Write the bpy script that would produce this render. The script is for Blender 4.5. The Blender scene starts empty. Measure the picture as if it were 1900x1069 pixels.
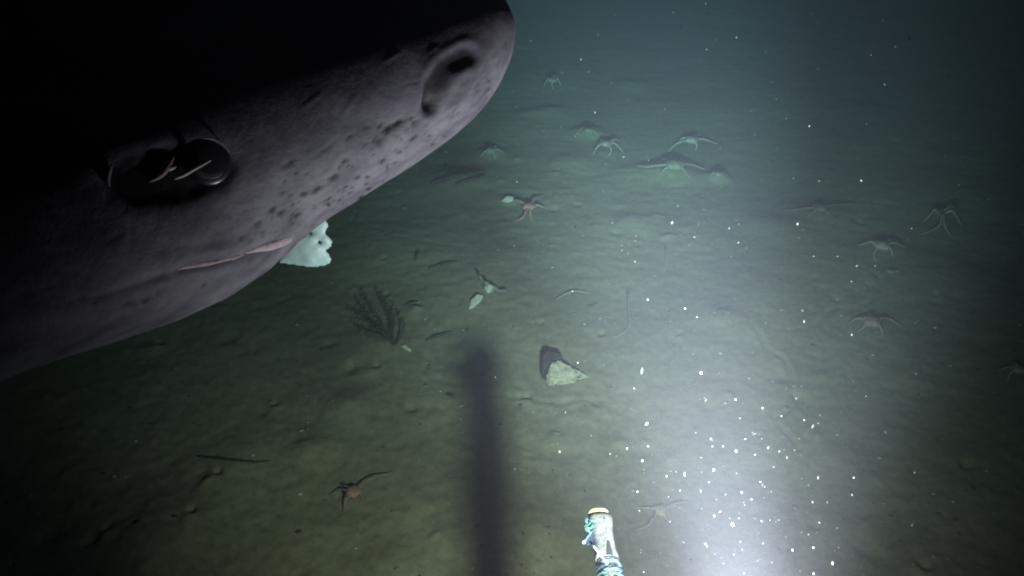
import bpy, bmesh, math, random
import numpy as np
from mathutils import Vector, Matrix, noise
from mathutils.bvhtree import BVHTree

scene = bpy.context.scene
col = scene.collection
R = math.radians
random.seed(7)

# ------------------------------------------------------------------ camera
CAM = Vector((0.0, 0.0, 1.30))
PITCH = R(30.8)
F = 1400.0                                   # focal length in 1900-wide pixels
FWD = Vector((0, math.cos(PITCH), -math.sin(PITCH)))
DN = Vector((0, -math.sin(PITCH), -math.cos(PITCH)))
RT = Vector((1, 0, 0))
cam = bpy.data.cameras.new('camera')
cam.sensor_width = 36.0
cam.lens = 36.0 * F / 1900.0
cam.clip_start = 0.02
cam.clip_end = 200.0
camo = bpy.data.objects.new('camera', cam)
col.objects.link(camo)
camo.location = CAM
camo.rotation_euler = (math.pi / 2 - PITCH, 0, 0)
scene.camera = camo


def ray(px, py):
    return FWD + RT * ((px - 950.0) / F) + DN * ((py - 534.5) / F)


def at(px, py, depth):
    return CAM + ray(px, py) * depth


def flat(px, py, z=0.0):
    d = ray(px, py)
    return CAM + d * ((z - CAM.z) / d.z)


def proj(p):
    v = p - CAM
    w = v.dot(FWD)
    return 950.0 + F * v.dot(RT) / w, 534.5 + F * v.dot(DN) / w, w


# ------------------------------------------------------------------ world: the abyss, no daylight reaches it
world = bpy.data.worlds.new('World')
scene.world = world
world.use_nodes = True
wb = world.node_tree.nodes['Background']
wb.inputs['Color'].default_value = (0.02, 0.09, 0.12, 1)
wb.inputs['Strength'].default_value = 0.012

# ------------------------------------------------------------------ the lamps of the camera platform, plus one added for the shark
LAMP = at(1440, 1418, 0.50)


def spot(name, aim, watts, size, blend, color, rad):
    l = bpy.data.lights.new(name, 'SPOT')
    l.energy = watts
    l.spot_size = R(size)
    l.spot_blend = blend
    l.color = color
    l.shadow_soft_size = rad
    o = bpy.data.objects.new(name, l)
    col.objects.link(o)
    o.location = LAMP
    o.rotation_euler = (Vector(aim) - LAMP).to_track_quat('-Z', 'Y').to_euler()
    return o


AIM = flat(1150, 90)
spot('beam_lamp', AIM, 520, 33, 1.0, (1.0, 0.96, 0.93), 0.017)
spot('wide_beam_lamp', AIM, 200, 70, 1.0, (1.0, 0.96, 0.93), 0.017)
spot('flood_lamp', flat(1020, 540), 60, 100, 1.0, (1.0, 0.93, 0.78), 0.017)
spot('shark_fill_lamp', at(1100, 0, 0.52), 12.0, 95, 1.0, (1.0, 0.95, 0.98), 0.017)  # extra lamp added to light the shark without lighting the floor

scene.view_settings.view_transform = 'Standard'
scene.view_settings.look = 'None'
scene.view_settings.exposure = 0.0
scene.view_settings.gamma = 1.0
scene.view_settings.use_curve_mapping = False
scene.render.engine = 'CYCLES'
scene.cycles.use_denoising = True
scene.cycles.volume_bounces = 1
scene.cycles.max_bounces = 4
scene.cycles.filter_width = 2.0


# ------------------------------------------------------------------ helpers
def tag(o, label=None, cat=None, group=None, kind=None):
    if label: o['label'] = label
    if cat: o['category'] = cat
    if group: o['group'] = group
    if kind: o['kind'] = kind
    return o


def link(name, me, mat=None, parent=None, smooth=True):
    if isinstance(me, bmesh.types.BMesh):
        bm = me
        me = bpy.data.meshes.new(name)
        bm.normal_update()
        bm.to_mesh(me)
        bm.free()
    if smooth:
        me.polygons.foreach_set('use_smooth', [True] * len(me.polygons))
    if mat and not me.materials:
        me.materials.append(mat)
    o = bpy.data.objects.new(name, me)
    col.objects.link(o)
    if parent is not None:
        o.parent = parent
        o.matrix_parent_inverse = Matrix.Translation(parent.location).inverted()
    return o


def empty(name, loc):
    o = bpy.data.objects.new(name, None)
    o.empty_display_size = 0.02
    col.objects.link(o)
    o.location = loc
    return o


def mat(name, color, rough=0.8, spec=0.3, noise_scale=None, dark=0.5, bump=0.0, bump_scale=120.0, mix=1.0, metallic=0.0, coords='Object'):
    m = bpy.data.materials.new(name)
    m.use_nodes = True
    nt = m.node_tree
    b = nt.nodes['Principled BSDF']
    b.inputs['Roughness'].default_value = rough
    b.inputs['Specular IOR Level'].default_value = spec
    b.inputs['Metallic'].default_value = metallic
    b.inputs['Base Color'].default_value = (*color, 1)
    tc = nt.nodes.new('ShaderNodeTexCoord')
    if noise_scale:
        n = nt.nodes.new('ShaderNodeTexNoise')
        n.inputs['Scale'].default_value = noise_scale
        n.inputs['Detail'].default_value = 6
        n.inputs['Roughness'].default_value = 0.65
        nt.links.new(tc.outputs[coords], n.inputs['Vector'])
        r = nt.nodes.new('ShaderNodeValToRGB')
        r.color_ramp.elements[0].position = 0.36
        r.color_ramp.elements[1].position = 0.66
        r.color_ramp.elements[0].color = (*[c * dark for c in color], 1)
        r.color_ramp.elements[1].color = (*[min(1, c * mix) for c in color], 1)
        nt.links.new(n.outputs['Fac'], r.inputs['Fac'])
        nt.links.new(r.outputs['Color'], b.inputs['Base Color'])
    if bump:
        n2 = nt.nodes.new('ShaderNodeTexNoise')
        n2.inputs['Scale'].default_value = bump_scale
        n2.inputs['Detail'].default_value = 5
        nt.links.new(tc.outputs[coords], n2.inputs['Vector'])
        bp = nt.nodes.new('ShaderNodeBump')
        bp.inputs['Strength'].default_value = bump
        bp.inputs['Distance'].default_value = 0.004
        nt.links.new(n2.outputs['Fac'], bp.inputs['Height'])
        nt.links.new(bp.outputs['Normal'], b.inputs['Normal'])
    return m


def catmull(pts, n):
    out = []
    P = [pts[0]] + list(pts) + [pts[-1]]
    for i in range(1, len(P) - 2):
        for k in range(n):
            t = k / n
            a, b, c, d = P[i - 1], P[i], P[i + 1], P[i + 2]
            out.append(0.5 * ((2 * b) + (c - a) * t + (2 * a - 5 * b + 4 * c - d) * t * t + (3 * b - a - 3 * c + d) * t ** 3))
    out.append(P[-2].copy())
    return out


def tube(bm, pts, radii, seg=8, flatten=None):
    """tapered tube through pts; flatten=(axis, factor) squashes the ring along a world axis"""
    rings = []
    ref = Vector((0.13, 0.31, 0.94)).normalized()
    n = len(pts)
    for i, p in enumerate(pts):
        t = (pts[min(i + 1, n - 1)] - pts[max(i - 1, 0)]).normalized()
        u = t.cross(ref)
        if u.length < 1e-4:
            u = t.cross(Vector((1, 0, 0)))
        u.normalize()
        v = u.cross(t).normalized()
        ring = []
        for k in range(seg):
            a = 2 * math.pi * k / seg
            off = (u * math.cos(a) + v * math.sin(a)) * radii[i]
            if flatten:
                off -= flatten[0] * off.dot(flatten[0]) * (1 - flatten[1])
            ring.append(bm.verts.new(p + off))
        rings.append(ring)
    for a, b in zip(rings[:-1], rings[1:]):
        for k in range(seg):
            bm.faces.new((a[k], a[(k + 1) % seg], b[(k + 1) % seg], b[k]))
    bm.faces.new(list(reversed(rings[0])))
    bm.faces.new(rings[-1])
    return bm


def interp(x, xs, ys):
    return float(np.interp(x, xs, ys))


def smooth01(e0, e1, x):
    t = np.clip((x - e0) / (e1 - e0), 0, 1)
    return t * t * (3 - 2 * t)


# ------------------------------------------------------------------ sea floor
_rng = np.random.RandomState(11)
_perm = _rng.rand(256, 256)


def vnoise(x, y):
    xi = np.floor(x).astype(int); yi = np.floor(y).astype(int)
    fx = x - xi; fy = y - yi
    fx = fx * fx * fx * (fx * (fx * 6 - 15) + 10); fy = fy * fy * fy * (fy * (fy * 6 - 15) + 10)
    a = _perm[xi % 256, yi % 256]; b = _perm[(xi + 1) % 256, yi % 256]
    c = _perm[xi % 256, (yi + 1) % 256]; d = _perm[(xi + 1) % 256, (yi + 1) % 256]
    return (a * (1 - fx) + b * fx) * (1 - fy) + (c * (1 - fx) + d * fx) * fy - 0.5


MOUNDS = []      # (x, y, height, radius)
for px, py, h, r in [(1253, 316, .035, .12), (1180, 318, .014, .10), (1520, 392, .016, .10), (850, 334, .035, .12), (1170, 412, .016, .07),
                     (1332, 326, .035, .05), (1172, 160, .025, .12), (1026, 205, .02, .10), (910, 284, .03, .06), (1092, 246, .04, .07),
                     (575, 832, .022, .05), (650, 748, .015, .06), (440, 850, .018, .10), (1005, 965, .012, .05), (1010, 995, .012, .04),
                     (690, 640, .012, .10), (1340, 590, .015, .07), (1560, 860, .01, .08), (1750, 520, .02, .2), (300, 1000, .03, .12),
                     (720, 1050, .02, .06), (840, 1000, .01, .05), (1030, 810, .01, .03), (980, 210, .015, .08), (1440, 420, .02, .1),
                     (1600, 200, .02, .2), (1060, 300, .02, .1), (945, 372, .02, .04), (1615, 600, .012, .08), (1640, 465, .015, .07)]:
    p = flat(px, py)
    MOUNDS.append((p.x, p.y, h, r))
for i in range(340):
    yy = 0.7 + 7.5 * random.random() ** 1.6
    xx = random.uniform(-1, 1) * (0.5 + yy * 0.75)
    s = random.random()
    MOUNDS.append((xx, yy, random.uniform(.003, .010) * (1 if s > .5 else -1.3), random.uniform(.008, .03)))
    if i % 5 == 0:                                       # burrow: a hole with spoil beside it
        MOUNDS.append((xx + .02, yy + .03, -.016, .009)); MOUNDS.append((xx + .02, yy + .01, .007, .018))
TRAILS = []                                              # grooves left by crawling animals
for i in range(9):
    yy = 0.9 + 4.2 * random.random(); xx = random.uniform(-1, 1) * (0.3 + yy * 0.6)
    a_ = random.uniform(0, 6.28); tr = []
    for k in range(26):
        tr.append((xx, yy)); a_ += random.gauss(0, .32)
        xx += .025 * math.cos(a_); yy += .025 * math.sin(a_)
    TRAILS.append(tr)


def height(x, y):
    x = np.asarray(x, float); y = np.asarray(y, float)
    h = 0.030 * vnoise(x * 0.9 + 31, y * 0.9 + 17)
    h = h + 0.010 * vnoise(x * 2.7 + 3, y * 3.6 + 7)
    n3 = vnoise(x * 9.0 + 11, y * 13.0 + 5)
    h = h + 0.0040 * n3
    h = h + 0.0034 * vnoise(x * 21.0 + 1, y * 30.0 + 9)
    h = h + 0.0026 * vnoise(x * 55.0, y * 62.0)
    for mx, my, mh, mr in MOUNDS:
        d2 = ((x - mx) ** 2 + (y - my) ** 2) / (mr * mr)
        if x.size < 10:
            h = h + mh * np.exp(-d2)
        else:
            k = d2 < 9
            h[k] = h[k] + mh * np.exp(-d2[k])
    for tr in TRAILS:
        best = np.full(x.shape, 9.0)
        tx = [p[0] for p in tr]; ty = [p[1] for p in tr]
        k = (x > min(tx) - .05) & (x < max(tx) + .05) & (y > min(ty) - .05) & (y < max(ty) + .05)
        if not k.any(): continue
        xk, yk = x[k], y[k]; bk = np.full(xk.shape, 9.0)
        for (x0, y0), (x1, y1) in zip(tr[:-1], tr[1:]):
            t = np.clip(((xk - x0) * (x1 - x0) + (yk - y0) * (y1 - y0)) / ((x1 - x0) ** 2 + (y1 - y0) ** 2), 0, 1)
            bk = np.minimum(bk, np.hypot(xk - x0 - t * (x1 - x0), yk - y0 - t * (y1 - y0)))
        h[k] = h[k] - .0035 * np.exp(-(bk / .007) ** 2) + .0012 * np.exp(-((bk - .015) / .008) ** 2)
    return h


def hz(x, y):
    return float(height(np.array([x]), np.array([y]))[0])


def ground(px, py, up=0.0):
    p = flat(px, py)
    for _ in range(3):
        p = flat(px, py, hz(p.x, p.y) + up)
    return p


def build_floor():
    NU, NV = 860, 760
    us = np.linspace(-1, 1, NU)
    # rows denser near the camera
    v = np.linspace(0, 1, NV)
    ys = 0.25 + 1.0 * v + 9.5 * v ** 2.6
    X = us[None, :] * (0.70 + ys[:, None] * 0.74)
    Y = np.repeat(ys[:, None], NU, 1)
    Z = height(X, Y)
    verts = np.stack([X, Y, Z], -1).reshape(-1, 3)
    idx = np.arange(NU * NV).reshape(NV, NU)
    f = np.stack([idx[:-1, :-1], idx[:-1, 1:], idx[1:, 1:], idx[1:, :-1]], -1).reshape(-1, 4)
    verts = verts.tolist(); faces = f.tolist()
    # coarse skirt out to where the water has swallowed all light
    base = len(verts)
    ring = list(idx[0, :]) + list(idx[1:, -1]) + list(idx[-1, -2::-1]) + list(idx[-2:0:-1, 0])
    for k in ring:
        x, y, z = verts[k]
        d = Vector((x, y - 4.0)).normalized()
        verts.append((x + d.x * 45, y + d.y * 45, 0.0))
    n = len(ring)
    for k in range(n):
        faces.append((int(ring[(k + 1) % n]), int(ring[k]), base + k, base + (k + 1) % n))
    me = bpy.data.meshes.new('sea_floor')
    me.from_pydata(verts, [], faces)
    m = bpy.data.materials.new('sediment')
    m.use_nodes = True
    nt = m.node_tree
    b = nt.nodes['Principled BSDF']
    b.inputs['Roughness'].default_value = 0.95
    b.inputs['Specular IOR Level'].default_value = 0.1
    tc = nt.nodes.new('ShaderNodeTexCoord')
    def nz(scale, detail, rough=0.6):
        n_ = nt.nodes.new('ShaderNodeTexNoise')
        n_.inputs['Scale'].default_value = scale; n_.inputs['Detail'].default_value = detail
        n_.inputs['Roughness'].default_value = rough
        nt.links.new(tc.outputs['Object'], n_.inputs['Vector'])
        return n_
    def ramp(src, p0, c0, p1, c1):
        r_ = nt.nodes.new('ShaderNodeValToRGB')
        r_.color_ramp.elements[0].position = p0; r_.color_ramp.elements[0].color = (*c0, 1)
        r_.color_ramp.elements[1].position = p1; r_.color_ramp.elements[1].color = (*c1, 1)
        nt.links.new(src.outputs['Fac'], r_.inputs['Fac'])
        return r_
    big = ramp(nz(1.7, 5), .34, (.160, .150, .098), .68, (.255, .230, .160))
    fine = ramp(nz(46, 9, .78),   .34, (.70, .70, .68), .62, (1.12, 1.12, 1.12))
    mx = nt.nodes.new('ShaderNodeMix'); mx.data_type = 'RGBA'; mx.blend_type = 'MULTIPLY'
    mx.inputs['Factor'].default_value = 1.0
    nt.links.new(big.outputs['Color'], mx.inputs['A']); nt.links.new(fine.outputs['Color'], mx.inputs['B'])
    nt.links.new(mx.outputs['Result'], b.inputs['Base Color'])
    nb = nz(160, 8, .7)
    bp = nt.nodes.new('ShaderNodeBump'); bp.inputs['Strength'].default_value = 0.4; bp.inputs['Distance'].default_value = 0.004
    nt.links.new(nb.outputs['Fac'], bp.inputs['Height']); nt.links.new(bp.outputs['Normal'], b.inputs['Normal'])
    o = link('sea_floor', me, m)
    return tag(o, kind='structure')


build_floor()

# ------------------------------------------------------------------ the shark
SZ = 0.455                                   # depth of its mid plane from the camera
TH = R(24)
SU = SZ / F                                  # metres for one photograph pixel at that depth
BACK = RT * -math.cos(TH) + DN * math.sin(TH)
BELLY = RT * math.sin(TH) + DN * math.cos(TH)
NEAR = -FWD
TIP = at(953, 52, SZ)
TIPR = ray(953, 52)

S_B = [-6, 0, 10, 31, 60, 96, 140, 193, 276, 370, 466, 541, 618, 712, 819, 925, 1026, 1128, 1400, 2200, 3200, 4300]
BOT = [-30, 8, 28, 50, 76, 98, 117, 132, 148, 160, 174, 191, 220, 237, 237, 228, 216, 206, 200, 220, 170, 40]
S_T = [-6, 0, 10, 31, 60, 110, 193, 300, 450, 700, 1100, 1400, 2200, 3200, 4300]
TOP = [-30, -62, -86, -116, -150, -192, -246, -300, -370, -450, -530, -560, -540, -330, -40]
S_W = [-6, 0, 10, 31, 60, 110, 193, 300, 450, 700, 1100, 1400, 2200, 3200, 4300]
WID = [1, 52, 80, 112, 142, 172, 205, 232, 258, 288, 318, 330, 320, 200, 30]


def shark_point(s, a):
    """a = 0 towards the camera, pi/2 belly, -pi/2 back"""
    b, t, w = interp(s, S_B, BOT), interp(s, S_T, TOP), interp(s, S_W, WID)
    mid = (b + t) / 2 + 0.10 * (b - t)
    ca, sa = math.cos(a), math.sin(a)
    e = 0.88
    cx = math.copysign(abs(ca) ** e, ca) * w
    sy = math.copysign(abs(sa) ** e, sa)
    d = mid + (sy * (b - mid) if sy > 0 else -sy * (t - mid))
    z = SZ + .02 - .175 * min(s, 1400) / 1128           # the body comes from behind, beside the lens
    p = TIPR * z + (BACK * s + BELLY * d + NEAR * cx) * (z / F)
    return CAM + p


def shark_base():
    ss = np.concatenate([-6 + 6 * np.linspace(0, 1, 5)[0:4] ** 2, np.linspace(0, 60, 18)[0:17], np.linspace(60, 1180, 260)[0:259], np.linspace(1180, 4300, 60)])
    # denser ring samples on the camera side
    aa = np.concatenate([np.linspace(-1.6, 1.75, 200)[:-1], np.linspace(1.75, 2 * math.pi - 1.6, 40)[:-1]])
    return ss, aa


def seg_dist(px, py, pts):
    best = 1e9; bt = 0
    n = len(pts) - 1
    for i in range(n):
        ax, ay = pts[i]; bx, by = pts[i + 1]
        vx, vy = bx - ax, by - ay
        t = max(0, min(1, ((px - ax) * vx + (py - ay) * vy) / (vx * vx + vy * vy)))
        d = math.hypot(px - ax - t * vx, py - ay - t * vy)
        if d < best:
            best, bt = d, (i + t) / n
    return best, bt


MOUTH = [(300, 512), (345, 497), (435, 480), (480, 463), (545, 440)]
NOSTRIL = [(796, 198), (806, 160), (828, 122), (868, 102)]
FLAP = [(818, 228), (856, 180), (893, 130), (918, 90)]
GROOVE2 = [(835, 225), (880, 165), (915, 115)]


def build_shark():
    ss, aa = shark_base()
    NS, NA = len(ss), len(aa)
    pts = [[shark_point(s, a) for a in aa] for s in ss]
    # smooth the profile tables' kinks along the body
    P = np.array([[tuple(p) for p in row] for row in pts])
    for _ in range(6):
        P[5:-1] = 0.25 * P[4:-2] + 0.5 * P[5:-1] + 0.25 * P[6:]
    def normals(P):
        ds = np.gradient(P, axis=0)
        da = np.roll(P, -1, 1) - np.roll(P, 1, 1)
        n = np.cross(da, ds)
        l = np.linalg.norm(n, axis=2, keepdims=True); l[l == 0] = 1
        return n / l
    N = normals(P)
    c = P.mean(axis=1, keepdims=True)
    if (N * (P - c)).sum(2).mean() < 0:
        N = -N
    facing = (N * (np.array(CAM) - P)).sum(2) > 0
    D = np.zeros((NS, NA))
    vent = np.repeat(smooth01(.25, 1.25, np.where(aa > math.pi, 2 * math.pi - aa, aa))[None, :], NS, 0) * 1.0
    pore = np.zeros((NS, NA)); pale = np.zeros((NS, NA)); sock = np.zeros((NS, NA)); gum = np.zeros((NS, NA))
    rnd = random.Random(5)
    pores = []
    def addp(x0, y0, x1, y1, n, r0, r1, spread):
        for _ in range(n):
            t = rnd.random()
            x = x0 + (x1 - x0) * t + rnd.gauss(0, spread); y = y0 + (y1 - y0) * t + rnd.gauss(0, spread)
            pores.append((x, y, r0 * .8 + (r1 - r0 * .8) * rnd.random() ** 2, .25 + .75 * rnd.random()))
    addp(470, 400, 760, 240, 46, 2.0, 4.6, 26)
    addp(500, 420, 640, 360, 26, 2.4, 5.0, 12)
    addp(690, 245, 770, 225, 16, 3.0, 6.0, 10)
    addp(440, 460, 560, 395, 16, 2.4, 4.6, 14)
    addp(120, 560, 420, 520, 8, 3, 6, 22)
    addp(600, 380, 800, 260, 22, 2.0, 4.0, 10)
    addp(760, 290, 900, 170, 14, 1.6, 3.2, 10)
    # fine scratches and scars
    scars = []
    for _ in range(16):
        x0, y0 = rnd.uniform(120, 820), 0
        y0 = 560 - .47 * x0 + rnd.uniform(-110, 60)
        if math.hypot(x0 - 330, y0 - 310) < 170: continue
        an = rnd.gauss(-.45, .5); ln_ = rnd.uniform(25, 80)
        scars.append(([(x0, y0), (x0 + ln_ * math.cos(an), y0 + ln_ * math.sin(an))], rnd.choice((-1, 1))))
    # a few real spots one can pick out
    pores += [(590, 352, 7, 1), (620, 330, 6, 1), (524, 395, 6, 1), (507, 390, 5, 1), (566, 360, 6, .9), (540, 300, 5, .8), (480, 415, 5, .8),
              (720, 240, 8, .9), (735, 232, 8, .9), (745, 225, 7, .8), (706, 262, 7, .9), (640, 300, 5, .9), (712, 300, 5, .8)]
    XY = np.zeros((NS, NA, 2))
    V = P - np.array(CAM)
    W = V @ np.array(FWD)
    XY[..., 0] = 950 + F * (V @ np.array(RT)) / W
    XY[..., 1] = 534.5 + F * (V @ np.array(DN)) / W
    sel = np.argwhere(facing & (W > 0) & (XY[..., 0] > -120) & (XY[..., 1] > -200))
    for i, j in sel:
        x, y = XY[i, j]
        d = 0.0
        # skin folds and unevenness
        q = Vector(P[i, j]) * 18
        d += 1.6 * noise.noise(q) + 0.7 * noise.noise(q * 3.1)
        # nostril pit with raised rim and inner flap
        if 700 < x < 960 and y < 290:
            k, t = seg_dist(x, y, NOSTRIL)
            wdt = 11 + 9 * math.sin(math.pi * min(.7, t * .9 + .1))
            d -= 9 * math.exp(-(k / wdt) ** 2.4)
            d += 2.5 * math.exp(-((k - wdt * 1.4) / 10) ** 2)
            k2, t2 = seg_dist(x, y, FLAP)
            d += 5 * math.exp(-(k2 / 10) ** 2) * max(0, math.sin(math.pi * min(1, t2 * 1.25)))
            k3, t3 = seg_dist(x, y, GROOVE2)
            d -= 3.5 * math.exp(-(k3 / 11) ** 2) * math.sin(math.pi * t3)
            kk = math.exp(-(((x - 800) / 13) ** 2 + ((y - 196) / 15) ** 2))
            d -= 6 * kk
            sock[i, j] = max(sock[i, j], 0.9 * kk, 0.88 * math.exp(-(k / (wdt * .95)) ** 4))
        for sg, sd in scars:
            if abs(x - sg[0][0]) < 90 and abs(y - sg[0][1]) < 90:
                k, t = seg_dist(x, y, sg)
                d += sd * 1.1 * math.exp(-(k / 3.5) ** 2) * math.sin(math.pi * max(.05, min(.95, t)))
        # mouth
        if 230 < x < 620 and 400 < y < 580:
            k, t = seg_dist(x, y, MOUTH)
            d -= 5 * math.exp(-(k / 7) ** 2) * min(1, 3 * t)
            d += 2.5 * math.exp(-((k - 19) / 11) ** 2) * min(1, 2.5 * t)
        # labial fold running back from the corner of the mouth
        k, t = seg_dist(x, y, [(300, 512), (200, 545), (60, 570)])
        d -= 4 * math.exp(-(k / 9) ** 2) * (1 - t)
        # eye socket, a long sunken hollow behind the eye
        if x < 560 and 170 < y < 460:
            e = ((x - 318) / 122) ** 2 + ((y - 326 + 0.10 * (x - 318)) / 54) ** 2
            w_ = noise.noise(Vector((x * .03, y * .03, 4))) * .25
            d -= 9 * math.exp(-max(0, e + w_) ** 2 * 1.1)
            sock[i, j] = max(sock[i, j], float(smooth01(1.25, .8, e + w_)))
        wx = x + 3.0 * noise.noise(Vector((x * .11, y * .11, 2))); wy = y + 3.0 * noise.noise(Vector((x * .11, y * .11, 8)))
        for (ax, ay, r, st) in pores:
            r = r * 1.2
            dx, dy = wx - ax, wy - ay
            if abs(dx) < 3 * r and abs(dy) < 3 * r:
                # slanted slits along the snout
                u_ = dx * .87 - dy * .5; v_ = dx * .5 + dy * .87
                g = math.exp(-((u_ / (r * (1.0 + .5 * st))) ** 2 + (v_ / (r * .62)) ** 2))
                pore[i, j] = max(pore[i, j], min(1, 1.25 * st * g))
                d -= 1.5 * g
        D[i, j] = d
    P = P + N * (D * SU)[..., None]
    verts = P.reshape(-1, 3).tolist()
    idx = np.arange(NS * NA).reshape(NS, NA)
    nx = np.roll(idx, -1, 1)
    f = np.stack([idx[:-1], nx[:-1], nx[1:], idx[1:]], -1).reshape(-1, 4).tolist()
    f.append([int(k) for k in idx[0]][::-1]); f.append([int(k) for k in idx[-1]])
    root = empty('shark', TIP)
    tag(root, 'huge dark grey sleeper shark head hovering over the seabed, mouth ajar', 'shark')
    me = bpy.data.meshes.new('skin')
    me.from_pydata(verts, [], f)
    for nm, arr in (('pore', pore), ('sock', sock), ('vent', vent)):
        at_ = me.attributes.new(nm, 'FLOAT', 'POINT')
        at_.data.foreach_set('value', arr.reshape(-1))
    bm = bmesh.new(); bm.from_mesh(me); bmesh.ops.recalc_face_normals(bm, faces=bm.faces); bm.to_mesh(me); bm.free()
    m = bpy.data.materials.new('shark_skin')
    m.use_nodes = True
    nt = m.node_tree
    b = nt.nodes['Principled BSDF']
    b.inputs['Roughness'].default_value = 0.62
    b.inputs['Specular IOR Level'].default_value = 0.25
    tc = nt.nodes.new('ShaderNodeTexCoord')
    n1 = nt.nodes.new('ShaderNodeTexNoise'); n1.inputs['Scale'].default_value = 26; n1.inputs['Detail'].default_value = 7; n1.inputs['Roughness'].default_value = .68
    nt.links.new(tc.outputs['Object'], n1.inputs['Vector'])
    r1 = nt.nodes.new('ShaderNodeValToRGB')
    r1.color_ramp.elements[0].position = .32; r1.color_ramp.elements[0].color = (.070, .067, .082, 1)
    r1.color_ramp.elements[1].position = .66; r1.color_ramp.elements[1].color = (.175, .165, .195, 1)
    nt.links.new(n1.outputs['Fac'], r1.inputs['Fac'])
    n2 = nt.nodes.new('ShaderNodeTexNoise'); n2.inputs['Scale'].default_value = 210; n2.inputs['Detail'].default_value = 6; n2.inputs['Roughness'].default_value = .7
    nt.links.new(tc.outputs['Object'], n2.inputs['Vector'])
    r2 = nt.nodes.new('ShaderNodeValToRGB')
    r2.color_ramp.elements[0].position = .33; r2.color_ramp.elements[0].color = (.72, .70, .74, 1)
    r2.color_ramp.elements[1].position = .5; r2.color_ramp.elements[1].color = (1, 1, 1, 1)
    nt.links.new(n2.outputs['Fac'], r2.inputs['Fac'])
    def mixn(kind, a, b_, fac):
        x = nt.nodes.new('ShaderNodeMix'); x.data_type = 'RGBA'; x.blend_type = kind
        for s_, v in (('A', a), ('B', b_)):
            if isinstance(v, tuple): x.inputs[s_].default_value = (*v, 1)
            else: nt.links.new(v, x.inputs[s_])
        if isinstance(fac, float): x.inputs['Factor'].default_value = fac
        else: nt.links.new(fac, x.inputs['Factor'])
        return x.outputs['Result']
    c1 = mixn('MULTIPLY', r1.outputs['Color'], r2.outputs['Color'], 1.0)
    av = nt.nodes.new('ShaderNodeAttribute'); av.attribute_name = 'vent'
    n3 = nt.nodes.new('ShaderNodeTexNoise'); n3.inputs['Scale'].default_value = 11; n3.inputs['Detail'].default_value = 5; n3.inputs['Distortion'].default_value = .6
    nt.links.new(tc.outputs['Object'], n3.inputs['Vector'])
    r3 = nt.nodes.new('ShaderNodeValToRGB')
    r3.color_ramp.elements[0].position = .35; r3.color_ramp.elements[0].color = (.55, .54, .62, 1)
    r3.color_ramp.elements[1].position = .62; r3.color_ramp.elements[1].color = (1.0, .98, 1.0, 1)
    nt.links.new(n3.outputs['Fac'], r3.inputs['Fac'])
    c1 = mixn('MULTIPLY', c1, r3.outputs['Color'], 1.0)
    vm = nt.nodes.new('ShaderNodeMath'); vm.operation = 'MULTIPLY'; vm.inputs[1].default_value = .55
    nt.links.new(av.outputs['Fac'], vm.inputs[0])
    c1 = mixn('MIX', c1, (.285, .272, .308), vm.outputs[0])
    mp = nt.nodes.new('ShaderNodeMapping'); mp.inputs['Rotation'].default_value = (0, R(-24), 0); mp.inputs['Scale'].default_value = (.55, 1, 1.9)
    nt.links.new(tc.outputs['Object'], mp.inputs['Vector'])
    n4 = nt.nodes.new('ShaderNodeTexNoise'); n4.inputs['Scale'].default_value = 38; n4.inputs['Detail'].default_value = 6; n4.inputs['Roughness'].default_value = .7
    nt.links.new(mp.outputs['Vector'], n4.inputs['Vector'])
    r4 = nt.nodes.new('ShaderNodeValToRGB')
    r4.color_ramp.elements[0].position = .36; r4.color_ramp.elements[0].color = (.38, .365, .43, 1)
    r4.color_ramp.elements[1].position = .60; r4.color_ramp.elements[1].color = (1.04, 1.0, 1.0, 1)
    nt.links.new(n4.outputs['Fac'], r4.inputs['Fac'])
    c1 = mixn('MULTIPLY', c1, r4.outputs['Color'], .85)
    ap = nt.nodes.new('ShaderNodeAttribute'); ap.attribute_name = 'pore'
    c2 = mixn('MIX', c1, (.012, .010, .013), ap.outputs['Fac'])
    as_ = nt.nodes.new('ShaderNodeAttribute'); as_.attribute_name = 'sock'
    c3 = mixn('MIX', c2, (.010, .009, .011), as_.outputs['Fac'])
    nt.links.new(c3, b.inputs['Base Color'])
    bp = nt.nodes.new('ShaderNodeBump'); bp.inputs['Strength'].default_value = .35; bp.inputs['Distance'].default_value = .0016
    nt.links.new(n2.outputs['Fac'], bp.inputs['Height']); nt.links.new(bp.outputs['Normal'], b.inputs['Normal'])
    skin = link('skin', me, m, root)
    bm = bmesh.new(); bm.from_mesh(me)
    tree = BVHTree.FromBMesh(bm); bm.free()
    def hit(px, py, lift=0.0):
        d = ray(px, py).normalized()
        loc, nor, _, _ = tree.ray_cast(CAM, d)
        if loc is None:
            return None, None
        if nor.dot(d) > 0: nor = -nor
        return loc + nor * lift, nor
    return root, hit


shark, shark_hit = build_shark()


def shark_strip(name, pxs, radii, material, lift, squash=.45, parent=shark):
    pts, nor = [], Vector()
    for x, y in pxs:
        p, n = shark_hit(x, y, lift)
        if p is None: continue
        pts.append(p); nor += n
    nor.normalize()
    pp = catmull(pts, 6)
    rr = [interp(i / (len(pp) - 1), np.linspace(0, 1, len(radii)), radii) * SU for i in range(len(pp))]
    bm = bmesh.new()
    tube(bm, pp, rr, 10, (nor, squash))
    return link(name, bm, material, parent)


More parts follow.
